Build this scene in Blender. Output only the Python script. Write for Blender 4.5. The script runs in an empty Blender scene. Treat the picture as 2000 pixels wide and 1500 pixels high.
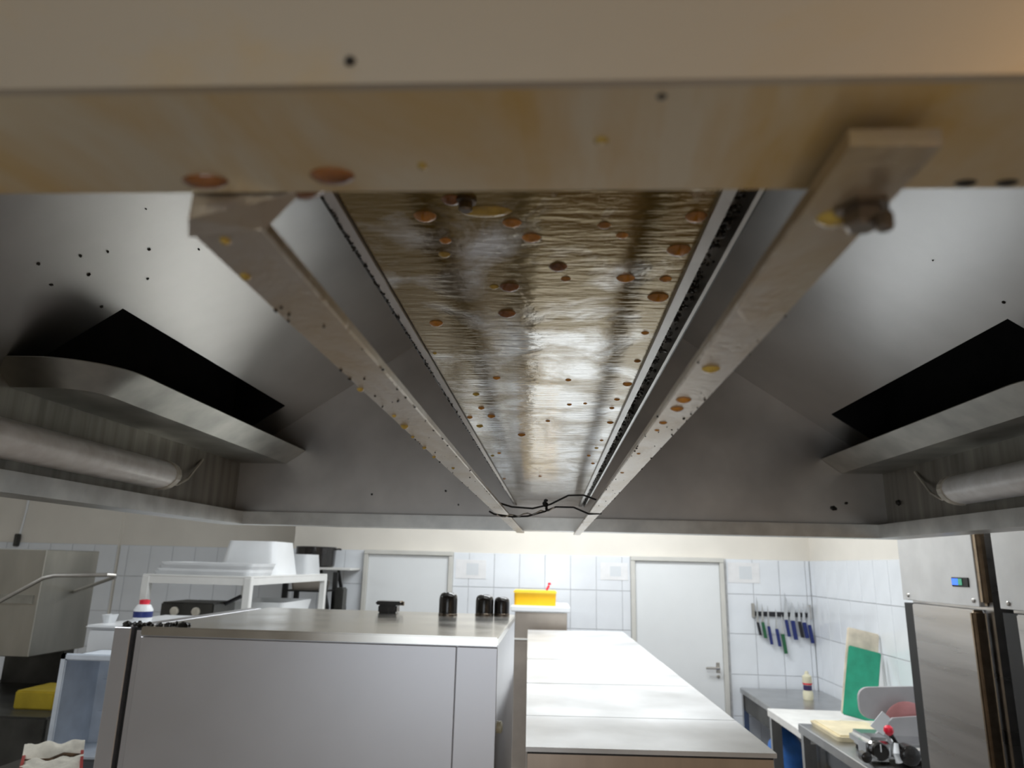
import bpy, bmesh, math, random
from mathutils import Vector, Matrix
random.seed(7)
S = bpy.context.scene
C = S.collection
H = 1.90                       # eye height: every z below is given relative to it and lifted by H

# ------------------------------------------------------------------ camera, world, light, exposure
cd = bpy.data.cameras.new('camera'); cam = bpy.data.objects.new('camera', cd); C.objects.link(cam)
cd.sensor_fit = 'HORIZONTAL'; cd.sensor_width = 36.0; cd.lens = 36.0 * 1387.0 / 2000.0
cd.clip_start = 0.01; cd.clip_end = 60
cd.dof.use_dof = True; cd.dof.focus_distance = 0.95; cd.dof.aperture_fstop = 9.0
R = (Matrix.Rotation(math.radians(3.4766), 4, 'Z') @ Matrix.Rotation(math.radians(90 + 14.2368), 4, 'X')
     @ Matrix.Rotation(math.radians(1.45), 4, 'Z'))
cam.matrix_world = Matrix.Translation((0, 0, H)) @ R
S.camera = cam

w = bpy.data.worlds.new('world'); S.world = w; w.use_nodes = True
w.node_tree.nodes['Background'].inputs[0].default_value = (0.7, 0.8, 1.0, 1)
w.node_tree.nodes['Background'].inputs[1].default_value = 0.15

def area(name, loc, sx, sy, watts, col, rot=(0, 0, 0)):
    l = bpy.data.lights.new(name, 'AREA'); l.shape = 'RECTANGLE'; l.size = sx; l.size_y = sy
    l.energy = watts; l.color = col
    o = bpy.data.objects.new(name, l); C.objects.link(o); o.location = loc; o.rotation_euler = rot
    return o
CEIL = 1.35 + H
COOL = (0.93, 0.97, 1.0)
area('ceiling_light_counter', (0.35, 3.55, CEIL - .05), 1.6, .35, 41, COOL)
area('ceiling_light_doors', (0.2, 5.2, CEIL - .05), 1.8, .4, 47, COOL)
area('added_light_left', (-4.3, 3.2, CEIL - .05), 1.0, .4, 20, COOL)  # added lamp out of view, placed to light the dishwasher's front face
area('added_daylight_fill', (-.6, -3.04, 1.55), 2.2, 1.5, 25, (.84, .92, 1.0), (math.radians(90), 0, 0))  # added unseen fill light for the oven front and the hood's near face
area('added_light_side', (-2.3, 1.7, CEIL - .05), 1.0, .4, 14, COOL)  # added lamp out of view, brightens the crate and cloth
area('warm_lamp', (1.5, -0.9, 2.75), .35, .35, 15, (1.0, .62, .28))
S.view_settings.view_transform = 'Standard'; S.view_settings.look = 'None'
S.view_settings.gamma = 1.0; S.view_settings.use_curve_mapping = False
S.view_settings.exposure = 0.0

# ------------------------------------------------------------------ materials
def nodes(m):
    m.use_nodes = True
    nt = m.node_tree
    return nt, nt.nodes['Principled BSDF']
M = {}
def plain(name, col, rough=.5, metal=0.0, vary=.06, scale=8, bump=0.0, stretch=(1, 1, 1), rvar=0.0, trans=0.0, ior=1.45, coat=0.0):
    """one colour, broken up by noise in value, roughness and relief"""
    m = bpy.data.materials.new(name); nt, b = nodes(m); M[name] = m
    b.inputs['Metallic'].default_value = metal; b.inputs['Roughness'].default_value = rough
    b.inputs['Transmission Weight'].default_value = trans; b.inputs['IOR'].default_value = ior
    b.inputs['Coat Weight'].default_value = coat
    tc = nt.nodes.new('ShaderNodeTexCoord'); mp = nt.nodes.new('ShaderNodeMapping')
    mp.inputs['Scale'].default_value = stretch
    n = nt.nodes.new('ShaderNodeTexNoise'); n.inputs['Scale'].default_value = scale; n.inputs['Detail'].default_value = 6
    nt.links.new(tc.outputs['Object'], mp.inputs['Vector']); nt.links.new(mp.outputs['Vector'], n.inputs['Vector'])
    r = nt.nodes.new('ShaderNodeValToRGB'); nt.links.new(n.outputs['Fac'], r.inputs['Fac'])
    lo = [max(0, c * (1 - vary * 2)) for c in col]; hi = [min(1, c * (1 + vary * 2)) for c in col]
    r.color_ramp.elements[0].color = (*lo, 1); r.color_ramp.elements[0].position = .3
    r.color_ramp.elements[1].color = (*hi, 1); r.color_ramp.elements[1].position = .7
    nt.links.new(r.outputs['Color'], b.inputs['Base Color'])
    if rvar:
        mr = nt.nodes.new('ShaderNodeMapRange'); mr.inputs['To Min'].default_value = max(.02, rough - rvar)
        mr.inputs['To Max'].default_value = rough + rvar
        nt.links.new(n.outputs['Fac'], mr.inputs['Value']); nt.links.new(mr.outputs['Result'], b.inputs['Roughness'])
    if bump:
        bp = nt.nodes.new('ShaderNodeBump'); bp.inputs['Strength'].default_value = bump; bp.inputs['Distance'].default_value = .01
        nt.links.new(n.outputs['Fac'], bp.inputs['Height']); nt.links.new(bp.outputs['Normal'], b.inputs['Normal'])
    return m

def greasy(name, steel, film, rough=.12, amount=.5, scale=6, stretch=(1, 1, 1), bump=.3, bscale=60, bstretch=(1, 1, 1), fmetal=.5, steel_rough=None, grad=False, smetal=1.0):
    """bare steel partly covered by a brown film of grease with ripples of its own"""
    m = bpy.data.materials.new(name); nt, b = nodes(m); M[name] = m
    L = nt.links.new
    tc = nt.nodes.new('ShaderNodeTexCoord')
    mp = nt.nodes.new('ShaderNodeMapping'); mp.inputs['Scale'].default_value = stretch
    n = nt.nodes.new('ShaderNodeTexNoise'); n.inputs['Scale'].default_value = scale; n.inputs['Detail'].default_value = 8
    n.inputs['Roughness'].default_value = .6; n.inputs['Distortion'].default_value = .6
    L(tc.outputs['Object'], mp.inputs['Vector']); L(mp.outputs['Vector'], n.inputs['Vector'])
    r = nt.nodes.new('ShaderNodeValToRGB'); src = n.outputs['Fac']
    if grad:        # the film has gathered at the near end and along both edges
        sp = nt.nodes.new('ShaderNodeSeparateXYZ'); L(tc.outputs['Object'], sp.inputs['Vector'])
        g1 = nt.nodes.new('ShaderNodeMapRange'); L(sp.outputs['Y'], g1.inputs['Value'])
        for k, v in zip(('From Min', 'From Max', 'To Min', 'To Max'), (-1.0, -.35, .10, -.08)): g1.inputs[k].default_value = v
        ab = nt.nodes.new('ShaderNodeMath'); ab.operation = 'ABSOLUTE'
        sh = nt.nodes.new('ShaderNodeMath'); sh.operation = 'ADD'; sh.inputs[1].default_value = .018; L(sp.outputs['X'], sh.inputs[0]); L(sh.outputs[0], ab.inputs[0])
        g2 = nt.nodes.new('ShaderNodeMapRange'); L(ab.outputs[0], g2.inputs['Value'])
        for k, v in zip(('From Min', 'From Max', 'To Min', 'To Max'), (.06, .10, 0, .09)): g2.inputs[k].default_value = v
        s1 = nt.nodes.new('ShaderNodeMath'); L(src, s1.inputs[0]); L(g1.outputs['Result'], s1.inputs[1])
        s2 = nt.nodes.new('ShaderNodeMath'); L(s1.outputs[0], s2.inputs[0]); L(g2.outputs['Result'], s2.inputs[1]); src = s2.outputs[0]
    L(src, r.inputs['Fac'])
    r.color_ramp.elements[0].position = amount - .08; r.color_ramp.elements[1].position = amount + .12
    mix = nt.nodes.new('ShaderNodeMix'); mix.data_type = 'RGBA'
    mix.inputs['A'].default_value = (*steel, 1); mix.inputs['B'].default_value = (*film, 1)
    L(r.outputs['Color'], mix.inputs['Factor']); L(mix.outputs['Result'], b.inputs['Base Color'])
    mm = nt.nodes.new('ShaderNodeMapRange'); mm.inputs['To Min'].default_value = smetal; mm.inputs['To Max'].default_value = fmetal
    L(r.outputs['Color'], mm.inputs['Value']); L(mm.outputs['Result'], b.inputs['Metallic'])
    mr = nt.nodes.new('ShaderNodeMapRange'); mr.inputs['To Min'].default_value = steel_rough if steel_rough is not None else rough
    mr.inputs['To Max'].default_value = rough
    L(r.outputs['Color'], mr.inputs['Value']); L(mr.outputs['Result'], b.inputs['Roughness'])
    mp2 = nt.nodes.new('ShaderNodeMapping'); mp2.inputs['Scale'].default_value = bstretch
    n2 = nt.nodes.new('ShaderNodeTexNoise'); n2.inputs['Scale'].default_value = bscale; n2.inputs['Detail'].default_value = 6
    L(tc.outputs['Object'], mp2.inputs['Vector']); L(mp2.outputs['Vector'], n2.inputs['Vector'])
    ml = nt.nodes.new('ShaderNodeMath'); ml.operation = 'MULTIPLY_ADD'
    L(n2.outputs['Fac'], ml.inputs[0]); L(r.outputs['Color'], ml.inputs[2]); ml.inputs[1].default_value = 1.0 if not grad else 3.0
    bp = nt.nodes.new('ShaderNodeBump'); bp.inputs['Strength'].default_value = bump; bp.inputs['Distance'].default_value = .002
    L(ml.outputs[0], bp.inputs['Height']); L(bp.outputs['Normal'], b.inputs['Normal'])
    return m

plain('hood_steel', (.46, .455, .44), .36, 1.0, .05, 3, .02, rvar=.06)
plain('hood_end_steel', (.62, .59, .56), .45, 1.0, .08, 4, .02, rvar=.06)
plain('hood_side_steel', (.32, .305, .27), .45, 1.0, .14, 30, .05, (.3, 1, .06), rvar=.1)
plain('tray_steel', (.42, .42, .39), .45, 1.0, .12, 9, .04, rvar=.1)
plain('gutter_steel', (.62, .61, .58), .38, 1.0, .08, 12, .03, rvar=.08)
plain('duct_black', (.012, .011, .012), .9, 0, .2, 10)  # even near-black for the duct insides
plain('grime', (.02, .017, .013), .35, 0, .3, 60, .3)
plain('cable_black', (.012, .012, .013), .5)
greasy('grease_panel', (.70, .69, .66), (.27, .19, .058), .06, .49, 13, (1.0, .9, 1), .14, 110, (.30, 1.3, 1), .6, .08, grad=True)
greasy('grease_rim', (.72, .64, .48), (.58, .37, .09), .35, .51, 11, (1, .35, 1), .05, 60, (1, 1, 1), .1, .4, smetal=.55)
greasy('grease_outer', (.56, .49, .39), (.56, .38, .13), .35, .60, 5, (1, 1, 1), .03, 40, (1, 1, 1), .4, .42, smetal=.8)
greasy('grease_bar', (.55, .485, .40), (.44, .33, .18), .28, .52, 16, (1, .4, 1), .25, 160, (1, 1, 1), .4, .3, smetal=.8)
plain('amber', (.60, .25, .03), .06, 0, .2, 90, trans=.12, ior=1.47, coat=.6)
plain('amber_dark', (.28, .10, .02), .08, 0, .25, 90, trans=.1, ior=1.47, coat=.6)
plain('amber_pale', (.62, .42, .07), .06, 0, .2, 90, trans=.15, ior=1.47, coat=.6)
plain('bolt_steel', (.20, .17, .14), .3, 1.0, .2, 60)
plain('fixture_white', (.93, .91, .88), .35, 0, .08, 20, .02)
plain('fixture_cap', (.58, .54, .46), .4, 0, .1, 20)
plain('oven_steel', (.68, .68, .71), .38, .9, .02, 3, .0, rvar=.03)
plain('oven_top_steel', (.62, .60, .56), .2, 1.0, .08, 6, .02, rvar=.08)
plain('counter_steel', (.70, .71, .72), .32, .4, .09, 4, .03, rvar=.08)
plain('counter_front', (.50, .43, .37), .3, 1.0, .03, 30, .01, (1, 1, .1))
plain('fridge_steel', (.55, .54, .53), .28, 1.0, .10, 3, .0, (1, .3, 4), rvar=.05)
plain('fridge_panel', (.66, .66, .66), .42, .7, .03, 10)
plain('handle_brown', (.36, .28, .20), .3, 1.0, .1, 30)
plain('black_gasket', (.018, .018, .018), .55)
plain('black_enamel', (.016, .014, .013), .22, 0, .2, 30, coat=.4)
plain('screen_blue', (.03, .12, .85), .2)
bpy.data.materials['screen_blue'].node_tree.nodes['Principled BSDF'].inputs['Emission Color'].default_value = (.05, .2, 1, 1)
bpy.data.materials['screen_blue'].node_tree.nodes['Principled BSDF'].inputs['Emission Strength'].default_value = 1.0
plain('screen_green', (.10, .5, .3), .3)
plain('wall_paint', (.80, .76, .69), .8, 0, .02, 3)
plain('tile_white', (.80, .83, .87), .12, 0, .02, 4, rvar=.03, coat=.3)
plain('grout', (.60, .61, .62), .8, 0, .06, 30)
plain('door_white', (.80, .82, .83), .35, 0, .015, 2)
plain('door_frame', (.62, .61, .57), .4, 0, .03, 6)
plain('floor_tile', (.46, .44, .42), .45, 0, .1, 12, .05)
plain('ceiling_white', (.82, .82, .80), .8, 0, .02, 3)
plain('paper', (.82, .82, .83), .7, 0, .02, 20)
plain('paper_print', (.70, .73, .76), .7, 0, .01, 6)
plain('white_plastic', (.84, .86, .88), .3, 0, .02, 6)
plain('frosted_plastic', (.80, .82, .84), .4, 0, .03, 6, trans=.25)
plain('white_metal', (.80, .80, .78), .35, 0, .02, 6)
plain('cabinet_tan', (.56, .50, .44), .35, .8, .04, 8)
plain('yellow_plastic', (.95, .52, .01), .35, 0, .04, 6)
plain('yellow_lid', (1.0, .68, .06), .35, 0, .04, 6)
plain('yellow_dark', (.38, .28, .02), .5, 0, .1, 8)
plain('red_plastic', (.75, .02, .05), .25, 0, .05, 8, coat=.4)
plain('red_card', (.35, .03, .025), .5, 0, .1, 8)
plain('cloth_white', (.72, .69, .60), .9, 0, .12, 22, .35)
plain('crease_brown', (.10, .06, .03), .8, 0, .4, 40, .3)
plain('crate_grey', (.74, .80, .88), .45, 0, .06, 10)
plain('dark_steel', (.07, .07, .065), .4, .6, .2, 6)
plain('dish_steel', (.46, .45, .41), .42, 1.0, .08, 5, .03, (1, 1, .3))
plain('tube_steel', (.55, .53, .50), .28, 1.0, .05, 20)
plain('table_steel', (.50, .50, .50), .3, 1.0, .05, 8)
plain('white_board', (.82, .81, .78), .5, 0, .03, 12)
plain('stained_board', (.76, .68, .55), .5, 0, .12, 10)
plain('green_board', (.03, .36, .22), .45, 0, .08, 12)
plain('cream_block', (.78, .68, .46), .5, 0, .08, 10)
plain('blue_plastic', (.05, .20, .62), .35, 0, .12, 14)
plain('handle_blue', (.015, .028, .15), .4)
plain('handle_green', (.02, .12, .05), .4)
plain('handle_black', (.015, .015, .02), .4)
plain('blade', (.62, .63, .64), .25, 1.0, .03, 20)
plain('slicer_grey', (.42, .41, .42), .4, .2, .04, 8)
plain('slicer_silver', (.66, .67, .68), .2, 1.0, .05, 10)
plain('slicer_pink', (.45, .20, .20), .35, .4, .1, 8)
plain('bottle_cream', (.72, .68, .50), .3, 0, .05, 10)
plain('label_navy', (.04, .03, .10), .4)
plain('box_cream', (.75, .66, .52), .5, 0, .06, 8)

# ------------------------------------------------------------------ mesh builder
ORG = {}                       # object -> world origin
class MB:
    def __init__(s): s.bm = bmesh.new()
    def box(s, x0, x1, y0, y1, z0, z1, bev=0.0, seg=2):
        r = bmesh.ops.create_cube(s.bm, size=1.0)
        vs = r['verts']
        for v in vs:
            v.co = Vector(((x0 + x1) / 2 + v.co.x * (x1 - x0), (y0 + y1) / 2 + v.co.y * (y1 - y0), (z0 + z1) / 2 + v.co.z * (z1 - z0)))
        if bev:
            es = list({e for v in vs for e in v.link_edges})
            bmesh.ops.bevel(s.bm, geom=es, offset=bev, segments=seg, affect='EDGES', clamp_overlap=True)
        return s
    def hexa(s, lo, hi):
        """solid between two quads (each four points in the same order)"""
        a = [s.bm.verts.new(p) for p in lo]; b = [s.bm.verts.new(p) for p in hi]
        s.bm.faces.new(a[::-1]); s.bm.faces.new(b)
        n = len(a)
        for i in range(n): s.bm.faces.new((a[i], a[(i + 1) % n], b[(i + 1) % n], b[i]))
        return s
    def prism(s, poly, axis, a0, a1):
        """2-D outline extruded along x, y or z"""
        def P(u, v, t): return {'x': (t, u, v), 'y': (u, t, v), 'z': (u, v, t)}[axis]
        return s.hexa([P(u, v, a0) for u, v in poly], [P(u, v, a1) for u, v in poly])
    def tube(s, pts, r, n=8):
        pts = [Vector(p) for p in pts]; rings = []
        rr = r if isinstance(r, (list, tuple)) else [r] * len(pts)
        for i, p in enumerate(pts):
            t = (pts[min(i + 1, len(pts) - 1)] - pts[max(i - 1, 0)]).normalized()
            u = t.cross(Vector((0, 0, 1)))
            if u.length < .05: u = t.cross(Vector((0, 1, 0)))
            u.normalize(); v = t.cross(u)
            rings.append([s.bm.verts.new(p + (u * math.cos(2 * math.pi * k / n) + v * math.sin(2 * math.pi * k / n)) * rr[i]) for k in range(n)])
        for a, b in zip(rings, rings[1:]):
            for k in range(n): s.bm.faces.new((a[k], a[(k + 1) % n], b[(k + 1) % n], b[k]))
        s.bm.faces.new(rings[0][::-1]); s.bm.faces.new(rings[-1])
        return s
    def lathe(s, c, prof, axis='z', n=20):
        """profile (radius, height) spun about an axis through c"""
        c = Vector(c); rings = []
        for r, h in prof:
            ring = []
            for k in range(n):
                a = 2 * math.pi * k / n; u, v = r * math.cos(a), r * math.sin(a)
                ring.append(s.bm.verts.new(c + Vector({'z': (u, v, h), 'y': (u, h, v), 'x': (h, u, v)}[axis])))
            rings.append(ring)
        for a, b in zip(rings, rings[1:]):
            for k in range(n): s.bm.faces.new((a[k], a[(k + 1) % n], b[(k + 1) % n], b[k]))
        s.bm.faces.new(rings[0][::-1]); s.bm.faces.new(rings[-1])
        return s
    def tub(s, x0, x1, y0, y1, z0, z1, taper=.02, wall=.004, r=.02, up=True):
        """open container with rounded corners, mouth at z1 (up) or at z0"""
        def ring(i, z, t):
            a0, a1, b0, b1 = x0 + i + t, x1 - i - t, y0 + i + t, y1 - i - t
            q = max(.002, r - i)
            out = []
            for cx, cy, st in ((a1 - q, b1 - q, 0), (a0 + q, b1 - q, 90), (a0 + q, b0 + q, 180), (a1 - q, b0 + q, 270)):
                for k in range(4):
                    an = math.radians(st + 30 * k); out.append(s.bm.verts.new((cx + q * math.cos(an), cy + q * math.sin(an), z)))
            return out
        t0, t1 = (taper, 0) if up else (0, taper)
        if up: seq = [ring(0, z0, t0), ring(0, z1, t1), ring(wall, z1, t1), ring(wall, z0 + wall, t0)]
        else: seq = [ring(0, z1, t1), ring(0, z0, t0), ring(wall, z0, t0), ring(wall, z1 - wall, t1)]
        for a, b in zip(seq, seq[1:]):
            for k in range(16): s.bm.faces.new((a[k], a[(k + 1) % 16], b[(k + 1) % 16], b[k]))
        s.bm.faces.new(seq[0][::-1]); s.bm.faces.new(seq[-1])
        return s
    def drop(s, x, y, z, r, ry=None, h=None, n=12):
        """lens of liquid hanging under a horizontal sheet at height z"""
        ry = ry or r; h = h or r * .55
        rings = []
        for q, d in ((1.0, 0), (.93, .28), (.72, .62), (.4, .88)):
            rings.append([s.bm.verts.new((x + r * q * math.cos(2 * math.pi * k / n), y + ry * q * math.sin(2 * math.pi * k / n), z - h * d)) for k in range(n)])
        tip = s.bm.verts.new((x, y, z - h))
        for a, b in zip(rings, rings[1:]):
            for k in range(n): s.bm.faces.new((a[k], a[(k + 1) % n], b[(k + 1) % n], b[k]))
        for k in range(n): s.bm.faces.new((rings[-1][k], rings[-1][(k + 1) % n], tip))
        s.bm.faces.new(rings[0][::-1])
        return s
    def lump(s, p, r):
        m = Matrix.Translation(p) @ Matrix.Rotation(random.uniform(0, 6), 4, Vector((random.random(), random.random(), random.random() + .1)).normalized()) @ Matrix.Diagonal((r * random.uniform(.7, 1.4), r * random.uniform(.7, 1.4), r * random.uniform(.5, 1), 1))
        bmesh.ops.create_icosphere(s.bm, subdivisions=1, radius=1.0, matrix=m)
        return s
    def rot(s, ang, axis, pivot):
        bmesh.ops.rotate(s.bm, verts=s.bm.verts, cent=Vector(pivot), matrix=Matrix.Rotation(ang, 3, axis)); return s
    def build(s, name, mat, parent=None, smooth=False):
        bmesh.ops.recalc_face_normals(s.bm, faces=s.bm.faces)
        if parent is None:
            xs = [v.co for v in s.bm.verts]
            o = Vector((sum(v.x for v in xs) / len(xs), sum(v.y for v in xs) / len(xs), min(v.z for v in xs) )) + Vector((0, 0, H))
        else: o = ORG[parent]
        for v in s.bm.verts: v.co = v.co + Vector((0, 0, H)) - o
        me = bpy.data.meshes.new(name); s.bm.to_mesh(me); s.bm.free()
        if smooth:
            for p in me.polygons: p.use_smooth = True
            try: me.set_sharp_from_angle(angle=math.radians(35))
            except Exception: pass
        me.materials.append(M[mat])
        ob = bpy.data.objects.new(name, me); C.objects.link(ob)
        if parent is None: ob.location = o
        else: ob.parent = parent
        ORG[ob] = o
        return ob

def tag(o, label, cat, group=None):
    o['label'] = label; o['category'] = cat
    if group: o['group'] = group
    return o
def thing(name, loc, label, cat, group=None):
    o = bpy.data.objects.new(name, None); C.objects.link(o); o.empty_display_size = .05
    o.location = (loc[0], loc[1], loc[2] + H); ORG[o] = Vector(o.location)
    return tag(o, label, cat, group)
def struct(o): o['kind'] = 'structure'; return o
F0 = -H                        # the floor

# ------------------------------------------------------------------ the room
XR = 2.21; YB = 6.41; YN = 6.86
struct(MB().box(-6.2, XR + .1, -3.1, 7.0, F0 - .1, F0).build('floor', 'floor_tile'))
struct(MB().box(-6.2, XR + .1, -3.1, 7.0, 1.35, 1.45).build('ceiling', 'ceiling_white'))
wall_back = struct(MB().box(-2.31, XR + .1, YB, YB + .1, F0, 1.35).build('wall_back', 'wall_paint'))
wall_niche = struct(MB().box(-4.19, -2.31, YN, YN + .1, F0, 1.35).box(-2.31, -2.29, YB + .1, YN + .1, F0, 1.35).build('wall_back_niche', 'wall_paint'))
wall_pier = struct(MB().box(-6.2, -4.19, YN - .04, YN + .1, F0, 1.35).build('wall_back_pier', 'wall_paint'))
wall_right = struct(MB().box(XR, XR + .1, -3.1, YB, F0, 1.35).build('wall_right', 'wall_paint'))
struct(MB().box(-6.3, -6.2, -3.1, 7.0, F0, 1.35).build('wall_left', 'wall_paint'))
struct(MB().box(-6.2, XR + .1, -3.2, -3.1, F0, 1.35).build('wall_front', 'wall_paint'))

wn = struct(MB().box(-1.78, .58, -3.1, -3.06, .35 - .78, .35 - .72).box(-1.78, .58, -3.1, -3.06, .40 + .02, .48).box(-1.78, -1.70, -3.1, -3.06, -.37, .42).box(.50, .58, -3.1, -3.06, -.37, .42).build('added_window_1', 'white_metal'))  # added frame around the unseen daylight fill, no known window

# wall tiles, one by one
ROWS = [(-.2, .09), (-.52, -.2), (-.84, -.52), (-1.16, -.84), (-1.48, -1.16)]
tile_cache = {}
def tile(u0, u1, z0, z1, face, at, parent):
    g = .0022
    wd, ht = round(u1 - u0 - 2 * g, 4), round(z1 - z0 - 2 * g, 4)
    if wd < .02 or ht < .02: return
    key = (wd, ht, face)
    if key not in tile_cache:
        m = MB(); t = .006
        if face == 'y': m.box(-wd / 2, wd / 2, -t, 0, -ht / 2, ht / 2, .0018, 1)
        else: m.box(-t, 0, -wd / 2, wd / 2, -ht / 2, ht / 2, .0018, 1)
        me = bpy.data.meshes.new('tile'); m.bm.to_mesh(me); m.bm.free(); me.materials.append(M['tile_white']); tile_cache[key] = me
    o = bpy.data.objects.new('tile', tile_cache[key]); C.objects.link(o); o.parent = parent
    c = (u0 + u1) / 2; zz = (z0 + z1) / 2 + H
    p = Vector((c, at, zz)) if face == 'y' else Vector((at, c, zz))
    o.location = p - ORG[parent]
def tiling(parent, face, at, u0, u1, base, pitch, holes=()):
    ks = int(math.floor((u0 - base) / pitch)); k = ks
    while base + k * pitch < u1:
        a, b = max(u0, base + k * pitch), min(u1, base + (k + 1) * pitch)
        for z0, z1 in ROWS:
            segs = [(a, b)]
            for h0, h1 in holes:
                nx = []
                for p, q in segs:
                    if q <= h0 or p >= h1: nx.append((p, q)); continue
                    if p < h0: nx.append((p, h0))
                    if q > h1: nx.append((h1, q))
                segs = nx
            for p, q in segs: tile(p, q, z0, z1, face, at, parent)
        k += 1
DOORS = [(-1.655, -.865), (.678, 1.47)]
def bed(parent, face, at, u0, u1):
    m = MB()
    if face == 'y': m.box(u0, u1, at, at + .006, -1.48, .09)
    else: m.box(at, at + .006, u0, u1, -1.48, .09)
    m.build('grout_bed', 'grout', parent)
for a, b in ((-2.31, DOORS[0][0]), (DOORS[0][1], DOORS[1][0]), (DOORS[1][1], XR - .007)): bed(wall_back, 'y', YB - .006, a, b)
tiling(wall_back, 'y', YB - .006, -2.31, XR - .014, 1.716, .222, DOORS)
bed(wall_niche, 'y', YN - .006, -4.18, -2.32); tiling(wall_niche, 'y', YN - .006, -4.18, -2.32, -2.32, .222)
bed(wall_pier, 'y', YN - .046, -5.75, -4.19); tiling(wall_pier, 'y', YN - .046, -5.75, -4.19, -4.19, .222)
bed(wall_right, 'x', XR - .006, 2.7, YB - .007); tiling(wall_right, 'x', XR - .006, 2.7, YB - .012, 6.05, .222)

# two white doors in the back wall
for i, ((a, b), lab) in enumerate(zip(DOORS, ('plain white door with grey frame, behind the black oven vents', 'plain white door with lever handle, right of the yellow box'))):
    d = struct(MB().box(a + .039, b - .039, YB - .03, YB - .002, F0 + .01, .056, .003, 1).build('door_%d' % (i + 1), 'door_white'))
    d['label'] = lab
    MB().box(a, a + .038, YB - .05, YB - .001, F0, .057, .003, 1).box(b - .038, b, YB - .05, YB - .001, F0, .057, .003, 1).box(a, b, YB - .055, YB - .001, .057, .095, .003, 1).build('door_frame', 'door_frame', d)
    hx = b - .105
    MB().box(hx + .005, hx + .035, YB - .036, YB - .03, -.83, -.75, .002, 1).tube([(hx + .02, YB - .030, -.79), (hx + .02, YB - .072, -.79)], .009).tube([(hx + .028, YB - .072, -.79), (hx - .085, YB - .072, -.792)], .010).build('door_handle', 'tube_steel', d, True)
    MB().lathe((hx + .02, YB - .030, -.86), [(.014, 0), (.014, -.006), (.008, -.007)], 'y', 14).build('keyhole', 'tube_steel', d)

# ------------------------------------------------------------------ extraction hood
XL, XG = -1.2, 1.2             # inner faces of the hood's long sides
Y0, Y1 = .16, 2.66             # outer near face, inner far face
ZR = .12                       # underside of the gutter rim
SL = .69; ZS = .38             # roof pitch and the height where it starts
hood = thing('extraction_hood', (0, 1.4, ZR), 'large greasy stainless steel extraction hood seen from below, filters removed', 'hood')
# gutter rim, four sides
MB().box(XL - .05, XG + .05, Y0, .212, ZR, ZR + .003).box(XL - .05, XG + .05, .209, .212, ZR + .003, ZR + .048).build('gutter_near', 'grease_rim', hood)
MB().box(XL - .05, XG + .05, Y1 - .05, Y1 + .04, ZR, ZR + .003).box(XL + .03, XG - .03, Y1 - .05, Y1 - .047, ZR + .003, ZR + .046).build('gutter', 'gutter_steel', hood)
MB().box(XL - .05, XL + .055, .212, Y1 - .05, ZR, ZR + .003).box(XL + .052, XL + .055, .212, Y1 - .05, ZR + .003, ZR + .046).build('gutter', 'gutter_steel', hood)
MB().box(XG - .055, XG + .05, .212, Y1 - .05, ZR, ZR + .003).box(XG - .055, XG - .052, .212, Y1 - .05, ZR + .003, ZR + .046).build('gutter', 'gutter_steel', hood)
# outer shell up to the ceiling
MB().box(XL - .05, XG + .05, Y0 - .003, Y0, ZR, 1.345).build('outer_panel', 'grease_outer', hood)
MB().box(XL - .053, XL - .05, Y0, Y1 + .04, ZR, 1.345).build('outer_panel', 'gutter_steel', hood)
MB().box(XG + .05, XG + .053, Y0, Y1 + .04, ZR, 1.345).build('outer_panel', 'gutter_steel', hood)
MB().box(XL - .05, XG + .05, Y1 + .04, Y1 + .043, ZR, 1.345).build('outer_panel', 'gutter_steel', hood)
# far end wall with its gable, low side walls
pk = ZS + SL * 1.2
MB().prism([(XL, ZR + .004), (XG, ZR + .004), (XG, ZS), (0, pk), (XL, ZS)], 'y', Y1, Y1 + .003).build('end_wall', 'hood_end_steel', hood)
MB().prism([(XL, ZR + .1), (XG, ZR + .1), (XG, ZS), (0, pk), (XL, ZS)], 'y', Y0 + .002, Y0 + .005).build('end_wall', 'hood_end_steel', hood)
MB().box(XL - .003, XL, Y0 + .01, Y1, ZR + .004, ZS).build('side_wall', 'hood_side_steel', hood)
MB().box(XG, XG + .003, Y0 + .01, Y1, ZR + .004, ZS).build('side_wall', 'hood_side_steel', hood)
# pitched roof: a sheet on each side, cut open for the exhaust duct
for s, oy0, oy1 in ((-1, 1.46, 2.47), (1, 1.50, 2.50)):
    ox0, ox1 = .972, 1.165
    m = MB()
    def zz(x): return ZS + SL * (1.2 - x)
    def strip(xa, xb, ya, yb):
        lo = [(s * xa, ya, zz(xa)), (s * xb, ya, zz(xb)), (s * xb, yb, zz(xb)), (s * xa, yb, zz(xa))]
        m.hexa(lo, [(x, y, z + .003) for x, y, z in lo])
    strip(0, ox0, Y0 + .01, Y1); strip(ox1, 1.2, Y0 + .01, Y1); strip(ox0, ox1, Y0 + .01, oy0); strip(ox0, ox1, oy1, Y1)
    m.build('roof_panel', 'hood_steel', hood)
    # duct behind the opening
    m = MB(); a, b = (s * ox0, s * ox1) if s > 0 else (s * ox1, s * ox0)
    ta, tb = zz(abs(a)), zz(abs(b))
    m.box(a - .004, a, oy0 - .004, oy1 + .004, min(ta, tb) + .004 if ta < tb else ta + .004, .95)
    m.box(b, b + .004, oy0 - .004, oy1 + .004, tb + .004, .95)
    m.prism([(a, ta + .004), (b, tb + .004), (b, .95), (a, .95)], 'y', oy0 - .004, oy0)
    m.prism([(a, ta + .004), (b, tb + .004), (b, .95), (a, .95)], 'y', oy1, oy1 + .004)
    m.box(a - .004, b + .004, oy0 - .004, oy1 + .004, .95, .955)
    m.build('duct', 'duct_black', hood)
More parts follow.
